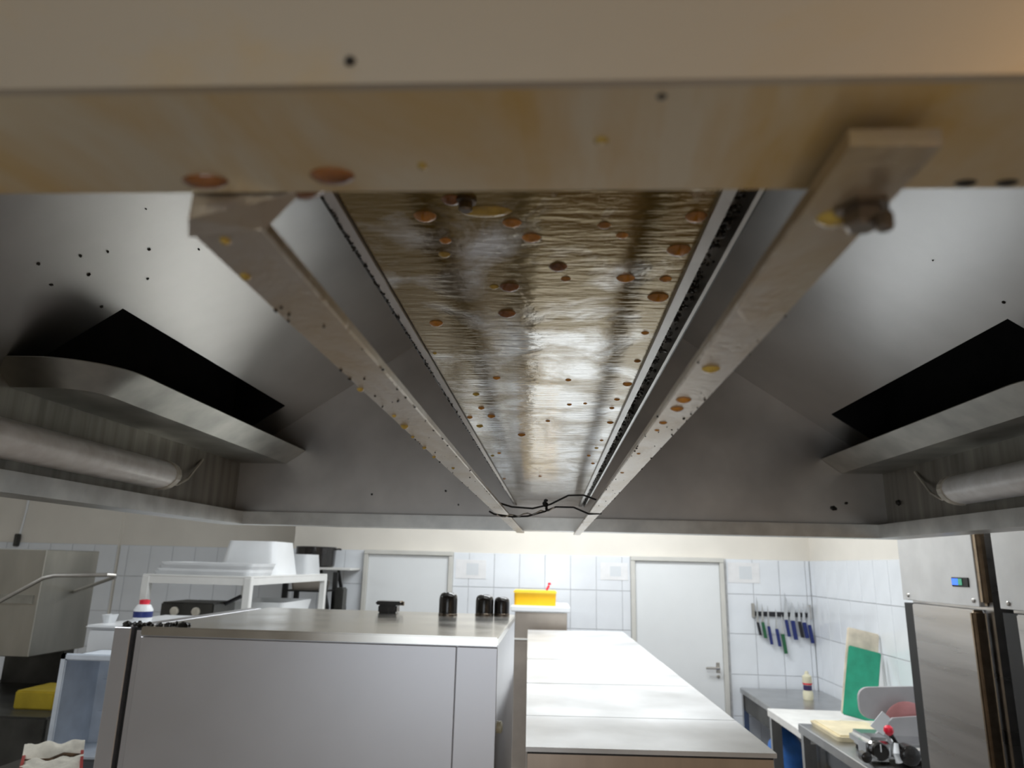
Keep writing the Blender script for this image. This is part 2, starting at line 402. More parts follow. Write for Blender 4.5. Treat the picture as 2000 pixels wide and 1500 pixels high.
# drip trays with rounded near corners under the two openings
def tray(s, xe, yn, yr):
    """pan fixed to the side wall: flat bottom, lip sloping up to its rounded edge"""
    m = MB(); xw = 1.2
    rad, lip = yr, .07
    arc = [math.pi / 2 * k / 12 for k in range(13)]
    edge = [(xw, yn)] + [(xe + rad - rad * math.sin(t), yn + rad - rad * math.cos(t)) for t in arc] + [(xe, Y1 - .002)]
    inner = [(xw, yn + lip)] + [(xe + rad - (rad - lip) * math.sin(t), yn + rad - (rad - lip) * math.cos(t)) for t in arc] + [(xe + lip, Y1 - .002)]
    T = .002
    def ring(pts, z): return [(s * x, y, z) for x, y in pts]
    up = ring(edge, .402); dn = ring(inner, .352)
    vu = [m.bm.verts.new(p) for p in up]; vd = [m.bm.verts.new(p) for p in dn]
    vu2 = [m.bm.verts.new((x, y, z + T)) for x, y, z in up]; vd2 = [m.bm.verts.new((x, y, z + T)) for x, y, z in dn]
    n = len(vu)
    for k in range(n - 1):
        m.bm.faces.new((vu[k], vu[k + 1], vd[k + 1], vd[k])); m.bm.faces.new((vu2[k], vu2[k + 1], vd2[k + 1], vd2[k]))
        m.bm.faces.new((vu[k], vu[k + 1], vu2[k + 1], vu2[k]))
    c = m.bm.verts.new((s * xw, Y1 - .002, .352)); c2 = m.bm.verts.new((s * xw, Y1 - .002, .352 + T))
    for k in range(n - 1):
        m.bm.faces.new((vd[k], vd[k + 1], c)); m.bm.faces.new((vd2[k], vd2[k + 1], c2))
    return m.build('drip_tray', 'tray_steel', hood, True)
tray(-1, .95, 1.39, .16); tray(1, .985, 1.42, .14)

# the long greasy channel down the middle
ZC = .215
CA, CB = -.132, .096
panel = MB().box(CA, CB, Y0 + .06, Y1, ZC, ZC + .003).build('channel_panel', 'grease_panel', hood)
MB().box(CA - .008, CA - .001, Y0 + .06, Y1, ZC - .003, ZC + .05).build('channel_side', 'hood_end_steel', hood)
MB().box(CB, CB + .008, Y0 + .06, Y1, ZC - .004, ZC + .05).build('channel_side', 'gutter_steel', hood)
MB().box(CB + .019, CB + .022, Y0 + .06, Y1, ZC - .006, ZC + .04).box(CB + .008, CB + .019, Y0 + .06, Y1, ZC + .012, ZC + .015).build('filter_rail_or_shade', 'gutter_steel', hood)
MB().box(CB + .022, CB + .029, Y0 + .06, Y1, ZC + .004, ZC + .05).build('filter_rail_or_shade', 'dark_steel', hood)  # dark strip drawn for the shadow beside the right rail
MB().box(CA - .013, CA - .009, Y0 + .06, Y1, ZC + .001, ZC + .04).build('filter_rail_or_shade', 'dark_steel', hood)
# soot crumbs caught in the two rails
m = MB()
for k in range(1100):
    y = .34 * (2.6 / .34) ** random.random()
    if k % 2: m.lump((CB + .0135 + random.uniform(-.005, .005), y, ZC + random.uniform(-.002, .010)), random.uniform(.0008, .0026))
    else: m.lump((CA - .0085 + random.uniform(-.0012, .0012), y, ZC + random.uniform(-.004, -.001)), random.uniform(.0006, .0014))
m.build('rail_grime', 'grime', hood)['kind'] = 'stuff'
# grease drops hanging under the channel: x, y, radius
DROPS = [(-.0836, .411, .0075), (-.0282, .4205, .0065), (-.0162, .4422, .0067), (.0023, .4908, .007), (.0542, .512, .0072), (-.0362, .5301, .0083),
    (-.0421, .5923, .0082), (-.1094, .6194, .0067), (.0885, .413, .007), (.086, .4618, .0085), (.0845, .5515, .009), (-.1266, .7169, .0025), (.0890, .8398, .006),
    (.0873, 1.0791, .0052), (-.103, .9871, .0048), (-.0931, 1.0441, .0062), (-.1187, 1.1231, .0058), (-.0086, 1.0736, .0039), (-.0539, 1.1968, .007),
    (-.0635, .3901, .0065), (.0895, .7396, .0039), (-.1016, .9023, .0047), (.0316, .4245, .0045), (.0446, .4393, .0042), (.0084, .5142, .004), (-.0756, .4467, .0043),
    (-.0796, .4692, .0045), (.0848, .5139, .0049), (.0837, .9225, .0041), (.0716, 1.4235, .0042), (.0859, 1.5329, .0045), (.0811, 1.3261, .0039), (.0216, .9569, .0035),
    (.043, .9494, .0028), (.0172, .8231, .0037), (-.0682, .8168, .0049), (-.0486, .5302, .0041), (.0813, .9765, .0036), (.0849, 1.2412, .0036), (-.1271, 1.0541, .0047),
    (-.1077, 1.4088, .0041), (-.1241, 1.4449, .0042), (-.1259, 1.8465, .0047), (-.0317, 1.7777, .0045), (.0856, .6441, .0039)]
DARK = {3, 5, 6, 19}
for i, (x, y, r) in enumerate(DROPS):
    MB().drop(x, y, ZC, r, r * random.uniform(.75, 1.0), r * .5).build('grease_drop', 'amber_dark' if i in DARK else ('amber_pale' if i % 5 == 1 and i > 5 else 'amber'), panel, True)
MB().drop(-.044, .405, ZC, .017, .007, .003).build('grease_drop', 'amber_pale', panel, True)
# bolt head under the channel
MB().lathe((-.0547, .390, ZC), [(.0065, 0), (.0065, -.002), (.0042, -.0022), (.0042, -.007), (.003, -.008)], 'z', 12).build('bolt', 'bolt_steel', panel)

# the two bars under the hood
ZB = .113
bl = MB().prism([(-.131, ZB), (-.105, ZB), (-.104, ZB + .001), (-.104, ZB + .0055), (-.131, ZB + .0055)], 'y', .226, Y1 + .03).build('support_bar', 'grease_bar', hood)
MB().hexa([(-.1245, .2135, ZB - .002), (-.101, .2135, ZB + .004), (-.084, .2135, ZB + .010), (-.084, .2135, ZB + .05), (-.1235, .2135, ZB + .05)],
          [(-.1315, .2275, ZB - .002), (-.104, .2275, ZB + .0005), (-.087, .2165, ZB + .010), (-.084, .2165, ZB + .05), (-.1235, .2165, ZB + .05)]).build('end_bracket', 'grease_bar', bl)
ZQ = .110
br = MB().prism([(.079, ZQ), (.102, ZQ), (.102, ZQ + .005), (.078, ZQ + .005), (.078, ZQ + .001)], 'y', .216, Y1 + .03).box(.078, .102, .172, .216, ZQ, ZQ + .005).build('support_bar', 'grease_bar', hood)
MB().lathe((.095, .206, ZQ), [(.0085, 0), (.0085, -.0015), (.006, -.0017), (.006, -.006), (.0045, -.007)], 'z', 6).build('bolt', 'bolt_steel', br)
MB().lathe((.096, .205, ZQ + .005), [(.007, 0), (.007, .005)], 'z', 12).build('washer', 'bolt_steel', br)
MB().lathe((.098, .1995, ZQ - .0058), [(.0028, 0), (.0028, -.004), (.002, -.005)], 'z', 10).build('bolt_tip', 'bolt_steel', br)
for i, (x, y, r) in enumerate([(.0886, .3927, .0054), (.0872, .4705, .0053), (.0875, .4987, .0049), (.0855, .5501, .0033), (.0852, .5819, .0022), (.0888, .2125, .0055), (.083, .8589, .0025), (.085, .7088, .0021)]):
    MB().drop(x, y, ZQ, r, r * .9, r * .5).build('grease_drop', 'amber_pale' if i in (0, 5) else 'amber', br, True)
for i, (x, y, r) in enumerate([(-.1279, .5951, .0036), (-.131, .6483, .0019), (-.131, .7108, .0024), (-.1315, .7745, .0023), (-.1274, .5518, .0019), (-.1226, .867, .0022), (-.1315, .4631, .0025), (-.1281, .2681, .0023), (-.1214, .2345, .0021)]):
    MB().drop(x, y, ZB, r, r * 1.3, r * .8).build('grease_drop', 'amber_pale', bl, True)
for bar, xa, xb in ((bl, -.131, -.104), (br, .078, .102)):
    m = MB()
    for k in range(70):
        y = .3 * (2.5 / .3) ** random.random()
        x = random.choice((xa + random.uniform(-.0005, .002), xb - random.uniform(-.0005, .002), random.uniform(xa, xb)))
        m.lump((x, y, (ZB if bar is bl else ZQ) - .0003), random.uniform(.0003, .0011))
    m.build('bar_grime', 'grime', bar)['kind'] = 'stuff'
# drips and spots on the near rim
for i, (x, y, r, ry, mt) in enumerate([(-.072, .2018, .0075, .005, 'amber_dark'), (-.1154, .2045, .008, .004, 'amber_dark'), (.0131, .1838, .0022, .0022, 'amber_pale'), (-.0418, .1968, .0016, .0026, 'amber_pale'), (.0275, .1640, .0014, .0014, 'grime'), (.1288, .2085, .0035, .002, 'grime'), (.1414, .2085, .0035, .002, 'grime')]):
    MB().drop(x, y, ZR, r, ry, r * .35).build('grease_drop', mt, hood, True)
MB().lathe((-.0878, .218, ZR + .012), [(.0085, 0), (.0085, -.003), (.0075, -.007), (.0045, -.0095), (.001, -.0105)], 'z', 16).build('grease_drop', 'amber_dark', hood, True)
MB().lathe((-.0542, Y0 - .003, .1268), [(.0016, 0), (.0012, -.0008)], 'y', 10).build('grease_spot', 'grime', hood)
# soot specks on the roof sheets and end wall
m = MB()
for s, pts in ((-1, [(.791, 1.415), (.895, 1.412), (.897, 1.27), (.99, 1.413), (1.001, 1.269), (.95, 1.30), (.93, 1.24), (.85, 1.33), (.80, 1.22), (.98, 1.2), (.76, 1.37)]), (1, [(.806, 1.453), (.941, 1.456)])):
    for x, y in pts: m.lump((s * x, y, ZS + SL * (1.2 - x) - .0005), random.choice((.0025, .0035, .0042)))
for x, z in ((.227, .246), (1.061, .244), (1.015, .225), (-.679, .242), (-.4, .26), (-.35, .21)): m.lump((x, Y1 - .001, z), random.uniform(.005, .013) if x > 0 else .005)
m.lump((1.2, 2.56, .24), .014)
m.build('soot_specks', 'grime', hood)['kind'] = 'stuff'

# lamps on the hood's side walls
def fixture(s, x, y0, y1, zc, label):
    t = thing('strip_light', (s * x, (y0 + y1) / 2, zc - .04), label, 'light', 'strip lights inside the hood')
    prof = [(s * (x + .05), zc - .036), (s * (x + .05), zc + .036), (s * (x + .02), zc + .042), (s * (x + .02), zc - .042)]
    MB().prism(prof, 'y', y0, y1).build('housing', 'fixture_cap', t)
    pr = []
    for k in range(11):
        a = -math.pi / 2 + math.pi * k / 10
        pr.append((s * (x + .02 - .062 * math.cos(a)), zc + .042 * math.sin(a)))
    MB().prism(pr, 'y', y0 + .02, y1 - .02).build('diffuser', 'fixture_white', t, True)
    for a, b in ((y0, y0 + .022), (y1 - .022, y1)):
        pc = [(s * (x + .02 - .066 * math.cos(-math.pi / 2 + math.pi * k / 10)), zc + .045 * math.sin(-math.pi / 2 + math.pi * k / 10)) for k in range(11)]
        MB().prism(pc, 'y', a, b).build('end_cap', 'fixture_cap', t)
    MB().tube([(s * (x + .01), y1 - .005, zc - .01), (s * (x + .01), y1 + .08, zc - .02), (s * (x + .03), y1 + .18, zc + .01), (s * (x + .045), y1 + .26, zc + .06), (s * (x + .049), y1 + .30, zc + .09)], .004, 6).build('cable', 'fixture_cap', t, True)
    return t
fixture(-1, 1.148, .55, 2.06, .232, 'switched-off white strip light on the hood wall above the dishwasher')
fixture(1, 1.148, .55, 2.12, .238, 'switched-off dirty strip light on the hood wall above the refrigerators')

# wire tied across the bars
wr = thing('tied_wire', (0, 1.55, .10), 'black twisted wire tied across the two bars near the far end', 'wire')
k1 = [(-.135, .127), (-.127, .131), (-.088, .120), (-.043, .1175), (-.005, .127), (.034, .147), (.067, .148), (.096, .138), (.105, .120)]
k2 = [(-.137, .110), (-.126, .104), (-.087, .099), (-.054, .101), (-.016, .112), (.007, .122), (.045, .122), (.078, .1085), (.105, .110)]
MB().tube([(x, 1.55, z) for x, z in k1], .0022, 6).build('strand', 'cable_black', wr, True)
MB().tube([(x, 1.552, z) for x, z in k2], .0022, 6).build('strand', 'cable_black', wr, True)
tw = [(x, 1.55 + .004 * math.sin(i * 1.9), z + .003 * math.cos(i * 1.9)) for i, (x, z) in enumerate([(-.12 + .0095 * k, .100 + .00012 * k * k * .9) for k in range(14)])]
MB().tube(tw, .0016, 6).build('strand', 'blade', wr, True)
MB().lump((-.0155, 1.549, .127), .0075).lump((-.0145, 1.549, .135), .005).lump((-.013, 1.549, .118), .005).build('knot', 'cable_black', wr, True)

# ------------------------------------------------------------------ combi oven, its vents
YO, YE = 2.10, 3.05; ZO = -.20
ov = thing('combi_oven', (-.7, 2.6, F0), 'big stainless steel oven with black slot and seam on its front', 'oven')
MB().box(-1.20, -.150, YO + .012, YE, F0 + .15, ZO - .012).build('body', 'oven_steel', ov)
MB().box(-1.262, -1.212, YO, YE, F0 + .12, ZO - .004, .002, 1).build('side_trim', 'oven_steel', ov)
MB().box(-1.212, -1.18, YO + .02, YE, F0 + .15, ZO - .006).build('slot', 'black_gasket', ov)
MB().box(-1.18, -.2655, YO, YO + .014, F0 + .16, ZO - .028, .0015, 1).build('front_panel', 'oven_steel', ov)
MB().box(-.2635, -.149, YO, YO + .014, F0 + .16, ZO - .028, .0015, 1).build('front_panel', 'oven_steel', ov)
MB().box(-1.18, -.148, YO - .004, YE, ZO - .024, ZO, .003, 2).build('top_panel', 'oven_top_steel', ov)
for x in (-1.2, -.2):
    for y in (YO + .08, YE - .08): MB().lathe((x, y, F0), [(.03, 0), (.03, .02), (.02, .03), (.02, .16)], 'z', 12).build('foot', 'bolt_steel', ov)
m = MB()
for k in range(34):
    x = -1.24 + .18 * random.random() ** 1.5
    m.lump((x, YO + .015 + random.uniform(0, .05), ZO + .002), random.uniform(.004, .011))
m.lump((-1.075, YO + .03, ZO + .004), .012); m.lump((-1.12, YO + .03, ZO + .004), .011)
m.build('burnt_crumbs', 'grime', ov)['kind'] = 'stuff'
def vent(x, y, r, h, label):
    t = thing('vent_pipe', (x, y, ZO), label, 'vent pipe', 'black vents on the oven')
    MB().lathe((x, y, ZO), [(r * 1.0, 0), (r, h * .72), (r * .95, h * .84), (r * .82, h * .94), (r * .55, h), (r * .45, h * .96), (r * .42, h * .5)], 'z', 24).build('pipe', 'black_enamel', t, True)
    MB().lathe((x, y, ZO), [(r * 1.03, 0), (r * 1.03, .006), (r * 1.0, .008)], 'z', 24).build('flange', 'bolt_steel', t)
vent(-.405, 2.90, .036, .086, 'single tall black vent pipe standing alone on the oven top')
vent(-.268, 2.97, .036, .078, 'left black vent pipe of the touching pair on the oven')
vent(-.200, 2.99, .031, .070, 'right black vent pipe of the touching pair on the oven')
sw = thing('flat_vent', (-.65, 2.95, ZO), 'low flat black cap with side spout on the oven top', 'vent cap')
MB().box(-.690, -.615, 2.93, 2.99, ZO, ZO + .03, .004).box(-.70, -.60, 2.925, 2.995, ZO + .03, ZO + .045, .004).build('cap', 'black_enamel', sw)
MB().tube([(-.615, 2.96, ZO + .035), (-.592, 2.96, ZO + .036)], .008, 10).build('spout', 'bolt_steel', sw, True)

# ------------------------------------------------------------------ long white-topped counter
ZK = -.45
ct = thing('steel_counter', (.25, 3.7, F0), 'long tall stainless counter with a bright bare top', 'counter')
LF = [(-.062, 1.985), (.577, 2.02), (.515, 5.45), (-.168, 5.35)]
SEG = [0, .115, .30, .52, .80, 1.0]
def lerp(a, b, t): return tuple(p + (q - p) * t for p, q in zip(a, b))
for k in range(5):
    t0, t1 = SEG[k] + (.0008 if k else 0), SEG[k + 1] - (.0008 if k < 4 else 0)
    q = [lerp(LF[0], LF[3], t0), lerp(LF[1], LF[2], t0), lerp(LF[1], LF[2], t1), lerp(LF[0], LF[3], t1)]
    MB().hexa([(x, y, ZK - .012) for x, y in q], [(x, y, ZK - random.choice((0, .0008))) for x, y in q]).build('top_sheet', 'counter_steel', ct)
ins = [(-.058, 2.0), (.572, 2.035), (.510, 5.44), (-.163, 5.34)]
MB().hexa([(x, y, F0 + .12) for x, y in ins], [(x, y, ZK - .02) for x, y in ins]).build('body', 'counter_front', ct)
MB().hexa([(x, y, ZK - .020) for x, y in ins], [(x, y, ZK - .012) for x, y in ins]).build('shadow_gap', 'black_gasket', ct)  # solid black strip standing in for the shade under the top
for p in ins: MB().lathe((p[0] * .9 + .02, p[1] * .98 + .07, F0), [(.025, 0), (.02, .02), (.02, .13)], 'z', 10).build('foot', 'bolt_steel', ct)
MB().box(-.085, -.066, 3.0, 3.04, ZK - .10, ZK - .06, .004).build('latch', 'handle_brown', ct)

# ------------------------------------------------------------------ cabinet with yellow box beyond the counter
cb = thing('tall_cabinet', (-.08, 5.8, F0), 'narrow beige metal cabinet with white top beyond the counter', 'cabinet')
MB().box(-.275, .118, 5.62, 6.2, F0 + .48, -.545).build('body', 'cabinet_tan', cb)
MB().box(-.275, .118, 5.61, 6.2, -.535, -.345, .004, 1).build('upper_box', 'cabinet_tan', cb)
MB().box(-.28, .122, 5.605, 6.2, -.545, -.535).build('trim_strip', 'white_metal', cb)
MB().box(-.31, .140, 5.58, 6.22, -.345, -.30, .008).build('cabinet_top', 'white_plastic', cb)
MB().box(-.265, .108, 5.63, 6.2, F0, F0 + .48).build('base', 'white_metal', cb)
yb = thing('yellow_box', (-.12, 5.75, -.30), 'yellow plastic box with lid on the beige cabinet', 'box')
MB().tub(-.287, .034, 5.64, 5.86, -.30, -.215, .003, .004, .02).build('box_body', 'yellow_plastic', yb)
MB().box(-.291, .038, 5.63, 5.87, -.2165, -.19, .008).build('lid', 'yellow_lid', yb, True)
rc = thing('red_clip', (-.03, 5.7, -.19), 'small red peg lying on the yellow box', 'peg')
MB().box(-.05, -.032, 5.68, 5.72, -.19, -.145, .005).rot(math.radians(28), 'Y', (-.04, 5.7, -.19)).build('peg_body', 'red_plastic', rc)
MB().lathe((-.018, 5.70, -.148), [(.012, 0), (.012, .015), (.006, .018)], 'z', 10).build('peg_head', 'red_plastic', rc)
cpp = MB().lathe((-.150, 2.17, -.445), [(.016, 0), (.016, .012), (.010, .016)], 'x', 14).build('side_disc', 'bottle_cream', ov, True)  # small pale disc on the oven side, its nature unknown
cpp['label'] = 'pale yellow-green disc'

# ------------------------------------------------------------------ refrigerators on the right
def fridge(y0, y1, label, disp):
    XF = 1.5
    t = thing('refrigerator', (1.85, (y0 + y1) / 2, F0), label, 'refrigerator', 'upright refrigerators along the right wall')
    MB().box(XF + .03, XR - .02, y0, y1, F0 + .12, .20).build('body', 'fridge_steel', t)
    MB().box(XF, XF + .03, y0 + .028, y1 + .02, -.105, .195, .002, 1).build('control_panel', 'fridge_panel', t)
    d = MB().box(XF - .012, XF + .028, y0 + .05, y1 - .078, F0 + .2, -.116, .004, 2).build('door', 'fridge_steel', t)
    MB().box(XF - .004, XF + .029, y1 - .078, y1 + .004, F0 + .2, -.116).build('gasket', 'black_gasket', d)
    MB().box(XF - .03, XF + .02, y0 + .022, y0 + .05, F0 + .2, -.116, .01, 3).build('handle', 'handle_brown', d, True)
    MB().box(XF - .002, XF + .03, y0 - .012, y0 + .026, -.10, .195, .012, 3).build('corner_post', 'handle_brown', t, True)
    for y in (y0 + .06, y1 - .03): MB().lathe((XF, y, -.085), [(.008, 0), (.008, -.004), (.004, -.006)], 'x', 10).build('screw', 'tube_steel', t)
    for y in (y0 + .06, y1 - .06):
        for x in (XF + .09, XR - .09): MB().lathe((x, y, F0), [(.03, 0), (.025, .02), (.025, .125)], 'z', 10).build('foot', 'bolt_steel', t)
    if disp:
        b = MB().box(XF - .004, XF + .002, y0 + .075, y0 + .185, -.040, -.006, .002, 1).build('display', 'black_gasket', t)
        MB().box(XF - .006, XF - .003, y0 + .14, y0 + .178, -.034, -.011).build('screen', 'screen_blue', b)
        MB().box(XF - .006, XF - .003, y0 + .112, y0 + .137, -.034, -.011).build('button_pad', 'screen_green', b)
    return t
fridge(2.665, 3.235, 'upright steel refrigerator with small blue display, farther of the two', True)
fridge(1.98, 2.555, 'upright steel refrigerator cut by the right edge, nearer of the two', False)

# ------------------------------------------------------------------ tables along the right wall
def table(x0, x1, y0, y1, z, label, top, thick=.045, name='work_table', shelf=True):
    t = thing(name, ((x0 + x1) / 2, (y0 + y1) / 2, F0), label, 'table', 'tables along the right wall')
    MB().box(x0, x1, y0, y1, z - thick, z, .004, 1).build('tabletop', top, t)
    for x in (x0 + .03, x1 - .03):
        for y in (y0 + .03, y1 - .03): MB().box(x - .02, x + .02, y - .02, y + .02, F0, z - thick).build('leg', 'table_steel', t)
    if shelf: MB().box(x0 + .02, x1 - .02, y0 + .02, y1 - .02, F0 + .3, F0 + .33).build('shelf', 'table_steel', t)
    return t
t1 = table(1.55, 2.19, 5.44, 6.36, -.935, 'steel work table in the far corner under the knife rack', 'table_steel', .04)
t2 = table(1.50, 2.185, 4.62, 5.42, -.925, 'table with a thick white cutting top, between two steel tables', 'white_board', .05)
t3 = table(1.445, 2.185, 3.30, 4.60, -.86, 'steel work table holding the meat slicer, beside the refrigerator', 'table_steel', .05)
MB().box(1.57, 1.60, 5.5, 6.3, -1.10, -.975).build('drawer_front', 'dark_steel', t1)
# blue bag under the far table
bb = thing('blue_bag', (1.68, 5.75, F0 + .33), 'blue plastic bag on the shelf under the far table', 'bag')
MB().lathe((1.70, 5.72, F0 + .33), [(.13, 0), (.155, .06), (.15, .22), (.12, .36), (.07, .43), (.03, .47)], 'z', 14).build('bag_body', 'blue_plastic', bb, True)
MB().lathe((1.555, 5.66, F0 + .55), [(.045, 0), (.045, -.006), (.02, -.008)], 'x', 12).build('bag_print', 'white_plastic', bb)
# bottle on the far table
bo = thing('sauce_bottle', (1.945, 5.9, -.935), 'cream squeeze bottle with red and navy label on far table', 'bottle')
MB().lathe((1.945, 5.9, -.935), [(.035, 0), (.038, .01), (.038, .05), (.030, .065), (.030, .105), (.036, .12), (.034, .165), (.015, .18), (.012, .20)], 'z', 18).build('bottle_body', 'bottle_cream', bo, True)
MB().lathe((1.945, 5.9, -.935), [(.0312, .066), (.0312, .102)], 'z', 18).build('label', 'label_navy', bo, True)
MB().lathe((1.945, 5.9, -.935), [(.0335, .106), (.0365, .118)], 'z', 18).build('red_band', 'red_plastic', bo, True)
# cutting boards leaning in the corner against the right wall
def board(x, y, wd, ht, th, ang, z, mat, name, label, cat='cutting board'):
    m = MB().box(x, x + wd, y, y + th, z, z + ht, .006, 2)
    # holes are small and far off; the handle notch is a real cut in the outline
    m.rot(math.radians(ang), 'Y', (x + wd, y, z)); m.rot(math.radians(-7), 'X', (x, y, z))
    mn = min(v.co.z for v in m.bm.verts)
    for v in m.bm.verts: v.co.z += z - mn
    return tag(m.build(name, mat), label, cat, 'cutting boards leaning in the corner')
board(1.865, 5.03, .205, .43, .018, 13, -.925, 'green_board', 'cutting_board', 'green cutting board leaning against the right wall')
board(1.875, 5.08, .205, .545, .02, 12, -.925, 'stained_board', 'cutting_board', 'stained off-white cutting board behind the green one')
# white cloth and cream block on the near tables
tag(MB().box(1.80, 2.03, 4.70, 4.96, -.925, -.895, .012).build('folded_cloth', 'cloth_white', None, True), 'white folded cloth at the foot of the green board', 'cloth')
cw = thing('cream_tray', (1.70, 4.3, -.86), 'low cream plastic trays stacked on the slicer table', 'trays')
MB().tub(1.50, 1.83, 4.14, 4.57, -.86, -.835, .01, .005, .02).build('tray', 'cream_block', cw)
MB().box(1.515, 1.815, 4.155, 4.555, -.852, -.828, .008).build('tray_filling', 'cream_block', cw)

# ------------------------------------------------------------------ meat slicer
sz = -.86
sl = thing('meat_slicer', (1.70, 3.85, sz), 'silver meat slicer with grey guard plate and red knob beside the refrigerator', 'slicer')
MB().box(1.53, 1.90, 3.72, 4.08, sz + .02, sz + .085, .02, 3).build('base', 'slicer_silver', sl, True)
for x in (1.57, 1.86):
    for y in (3.76, 4.04): MB().lathe((x, y, sz), [(.02, 0), (.016, .025)], 'z', 10).build('foot', 'black_gasket', sl)
MB().box(1.475, 1.60, 3.70, 3.84, sz + .012, sz + .115, .025, 3).build('motor_housing', 'slicer_silver', sl, True)
dk = MB().lathe((1.525, 3.70, sz + .062), [(.040, .02), (.040, -.012), (.034, -.018)], 'y', 20).build('dial', 'black_enamel', sl, True)
MB().box(1.523, 1.527, 3.679, 3.683, sz + .062, sz + .095).build('pointer', 'white_plastic', dk)
MB().lathe((1.462, 3.70, sz + .034), [(.024, .03), (.024, -.01), (.018, -.014)], 'y', 16).build('side_knob', 'black_enamel', sl, True)
pl = []
for cx, cz, st in ((1.90, sz + .245, 0), (1.645, sz + .232, 90), (1.645, sz + .19, 180), (1.90, sz + .17, 270)):
    for k in range(6):
        a = math.radians(st + 18 * k); pl.append((cx + .055 * math.cos(a), cz + .055 * math.sin(a)))
MB().prism(pl, 'y', 4.05, 4.07).build('guard_plate', 'slicer_grey', sl)
MB().lathe((1.80, 4.0, sz + .115), [(.115, 0), (.12, -.006), (.11, -.012), (.03, -.018)], 'y', 30).build('blade_disc', 'slicer_pink', sl, True)
MB().hexa([(1.60, 3.93, sz + .08), (1.90, 3.93, sz + .08), (1.90, 3.93, sz + .185), (1.70, 3.93, sz + .165)], [(1.60, 3.945, sz + .08), (1.90, 3.945, sz + .08), (1.90, 3.945, sz + .185), (1.70, 3.945, sz + .165)]).build('gauge_plate', 'slicer_grey', sl)
MB().hexa([(1.575, 3.90, sz + .13), (1.635, 3.90, sz + .09), (1.675, 3.90, sz + .17), (1.64, 3.90, sz + .20)], [(1.575, 3.905, sz + .13), (1.635, 3.905, sz + .09), (1.675, 3.905, sz + .17), (1.64, 3.905, sz + .20)]).build('clear_guard', 'frosted_plastic', sl)
ar = MB().tube([(1.66, 3.76, sz + .05), (1.62, 3.74, sz + .09), (1.59, 3.72, sz + .135)], .013, 10).build('pusher_arm', 'black_enamel', sl, True)
MB().tube([(1.60, 3.68, sz + .022), (1.592, 3.68, sz + .06), (1.60, 3.69, sz + .10)], [.016, .014, .01], 10).build('lever', 'white_plastic', sl, True)
MB().lathe((1.580, 3.71, sz + .128), [(.008, 0), (.018, .008), (.023, .020), (.020, .035), (.010, .044)], 'z', 16).build('knob', 'red_plastic', ar, True)
MB().lathe((1.66, 3.70, sz + .048), [(.045, .05), (.045, -.01), (.03, -.02)], 'y', 16).build('feed_handle', 'black_enamel', sl, True)

# ------------------------------------------------------------------ knives on their wall rack
YK = YB - .012
rk = thing('knife_rack', (1.95, YK, -.34), 'black magnetic knife strip on the tiled wall', 'knife rack')
MB().box(1.69, 2.175, YK - .02, YK, -.372, -.335, .003, 1).build('strip', 'handle_black', rk)
for x in (1.70, 2.165): MB().box(x - .012, x + .012, YK - .024, YK, -.385, -.27, .003, 1).build('end_mount', 'tube_steel', rk)
KN = [(1.727, -.421, -.523, .010, 'handle_black', .21, 'black-handled knife at the left end of the rack'),
      (1.768, -.419, -.545, .012, 'handle_green', .15, 'short green-handled knife second from the left on the rack'),
      (1.815, -.450, -.593, .011, 'handle_blue', .17, 'blue-handled knife third from the left on the rack'),
      (1.880, -.470, -.607, .012, 'handle_blue', .17, 'low-hung blue-handled knife right of the third one'),
      (1.926, -.508, -.662, .013, 'handle_green', .16, 'lowest-hanging green-handled knife mid rack'),
      (1.962, -.395, -.528, .012, 'handle_blue', .22, 'wide-bladed blue-handled knife mid rack'),
      (2.015, -.399, -.55, .016, 'handle_blue', .15, 'thick blue-handled knife right of the wide blade'),
      (2.070, -.405, -.532, .013, 'handle_black', .16, 'black-handled knife among blue ones on the rack right half'),
      (2.108, -.412, -.535, .015, 'handle_blue', .16, 'blue-handled knife second from the right end'),
      (2.150, -.430, -.574, .013, 'handle_blue', .18, 'blue-handled knife at the right end of the rack')]
for x, zt, zb, hw, mt, bl_, lab in KN:
    k = thing('kitchen_knife', (x, YK - .03, zb), lab, 'knife', 'knives on the wall rack')
    yk = YK - .0245
    lean = .018
    MB().hexa([(x - hw + lean, yk - .014, zb), (x + hw + lean, yk - .014, zb), (x + hw, yk - .014, zt), (x - hw, yk - .014, zt)],
              [(x - hw + lean, yk, zb), (x + hw + lean, yk, zb), (x + hw, yk, zt), (x - hw, yk, zt)]).build('handle', mt, k)
    bw = hw * (1.5 if 'wide' in lab else .9)
    MB().hexa([(x - bw, yk - .006, zt), (x + bw, yk - .006, zt), (x + bw * .9, yk - .006, zt + bl_ * .7), (x + bw * .1, yk - .006, zt + bl_)],
              [(x - bw, yk - .0035, zt), (x + bw, yk - .0035, zt), (x + bw * .9, yk - .0035, zt + bl_ * .7), (x + bw * .1, yk - .0035, zt + bl_)]).build('blade', 'blade', k)

# paper notices on the tiles
for (a, z1, b, z0), lab in zip([(-.84, .03, -.575, -.13), (.42, .035, .655, -.11), (1.51, .062, 1.775, -.105)],
        ('white paper notice on the tiles right of the left door', 'white paper notice on the tiles left of the lever-handle door', 'white paper notice on the tiles above the knife rack')):
    p = tag(MB().box(a, b, YB - .015, YB - .0135, z0, z1).build('paper_notice', 'paper'), lab, 'notice', 'paper notices on the back wall')
    MB().box(a + (b - a) * .35, a + (b - a) * .75, YB - .0156, YB - .0151, z0 + .03, z1 - .03).build('printed_block', 'paper_print', p)

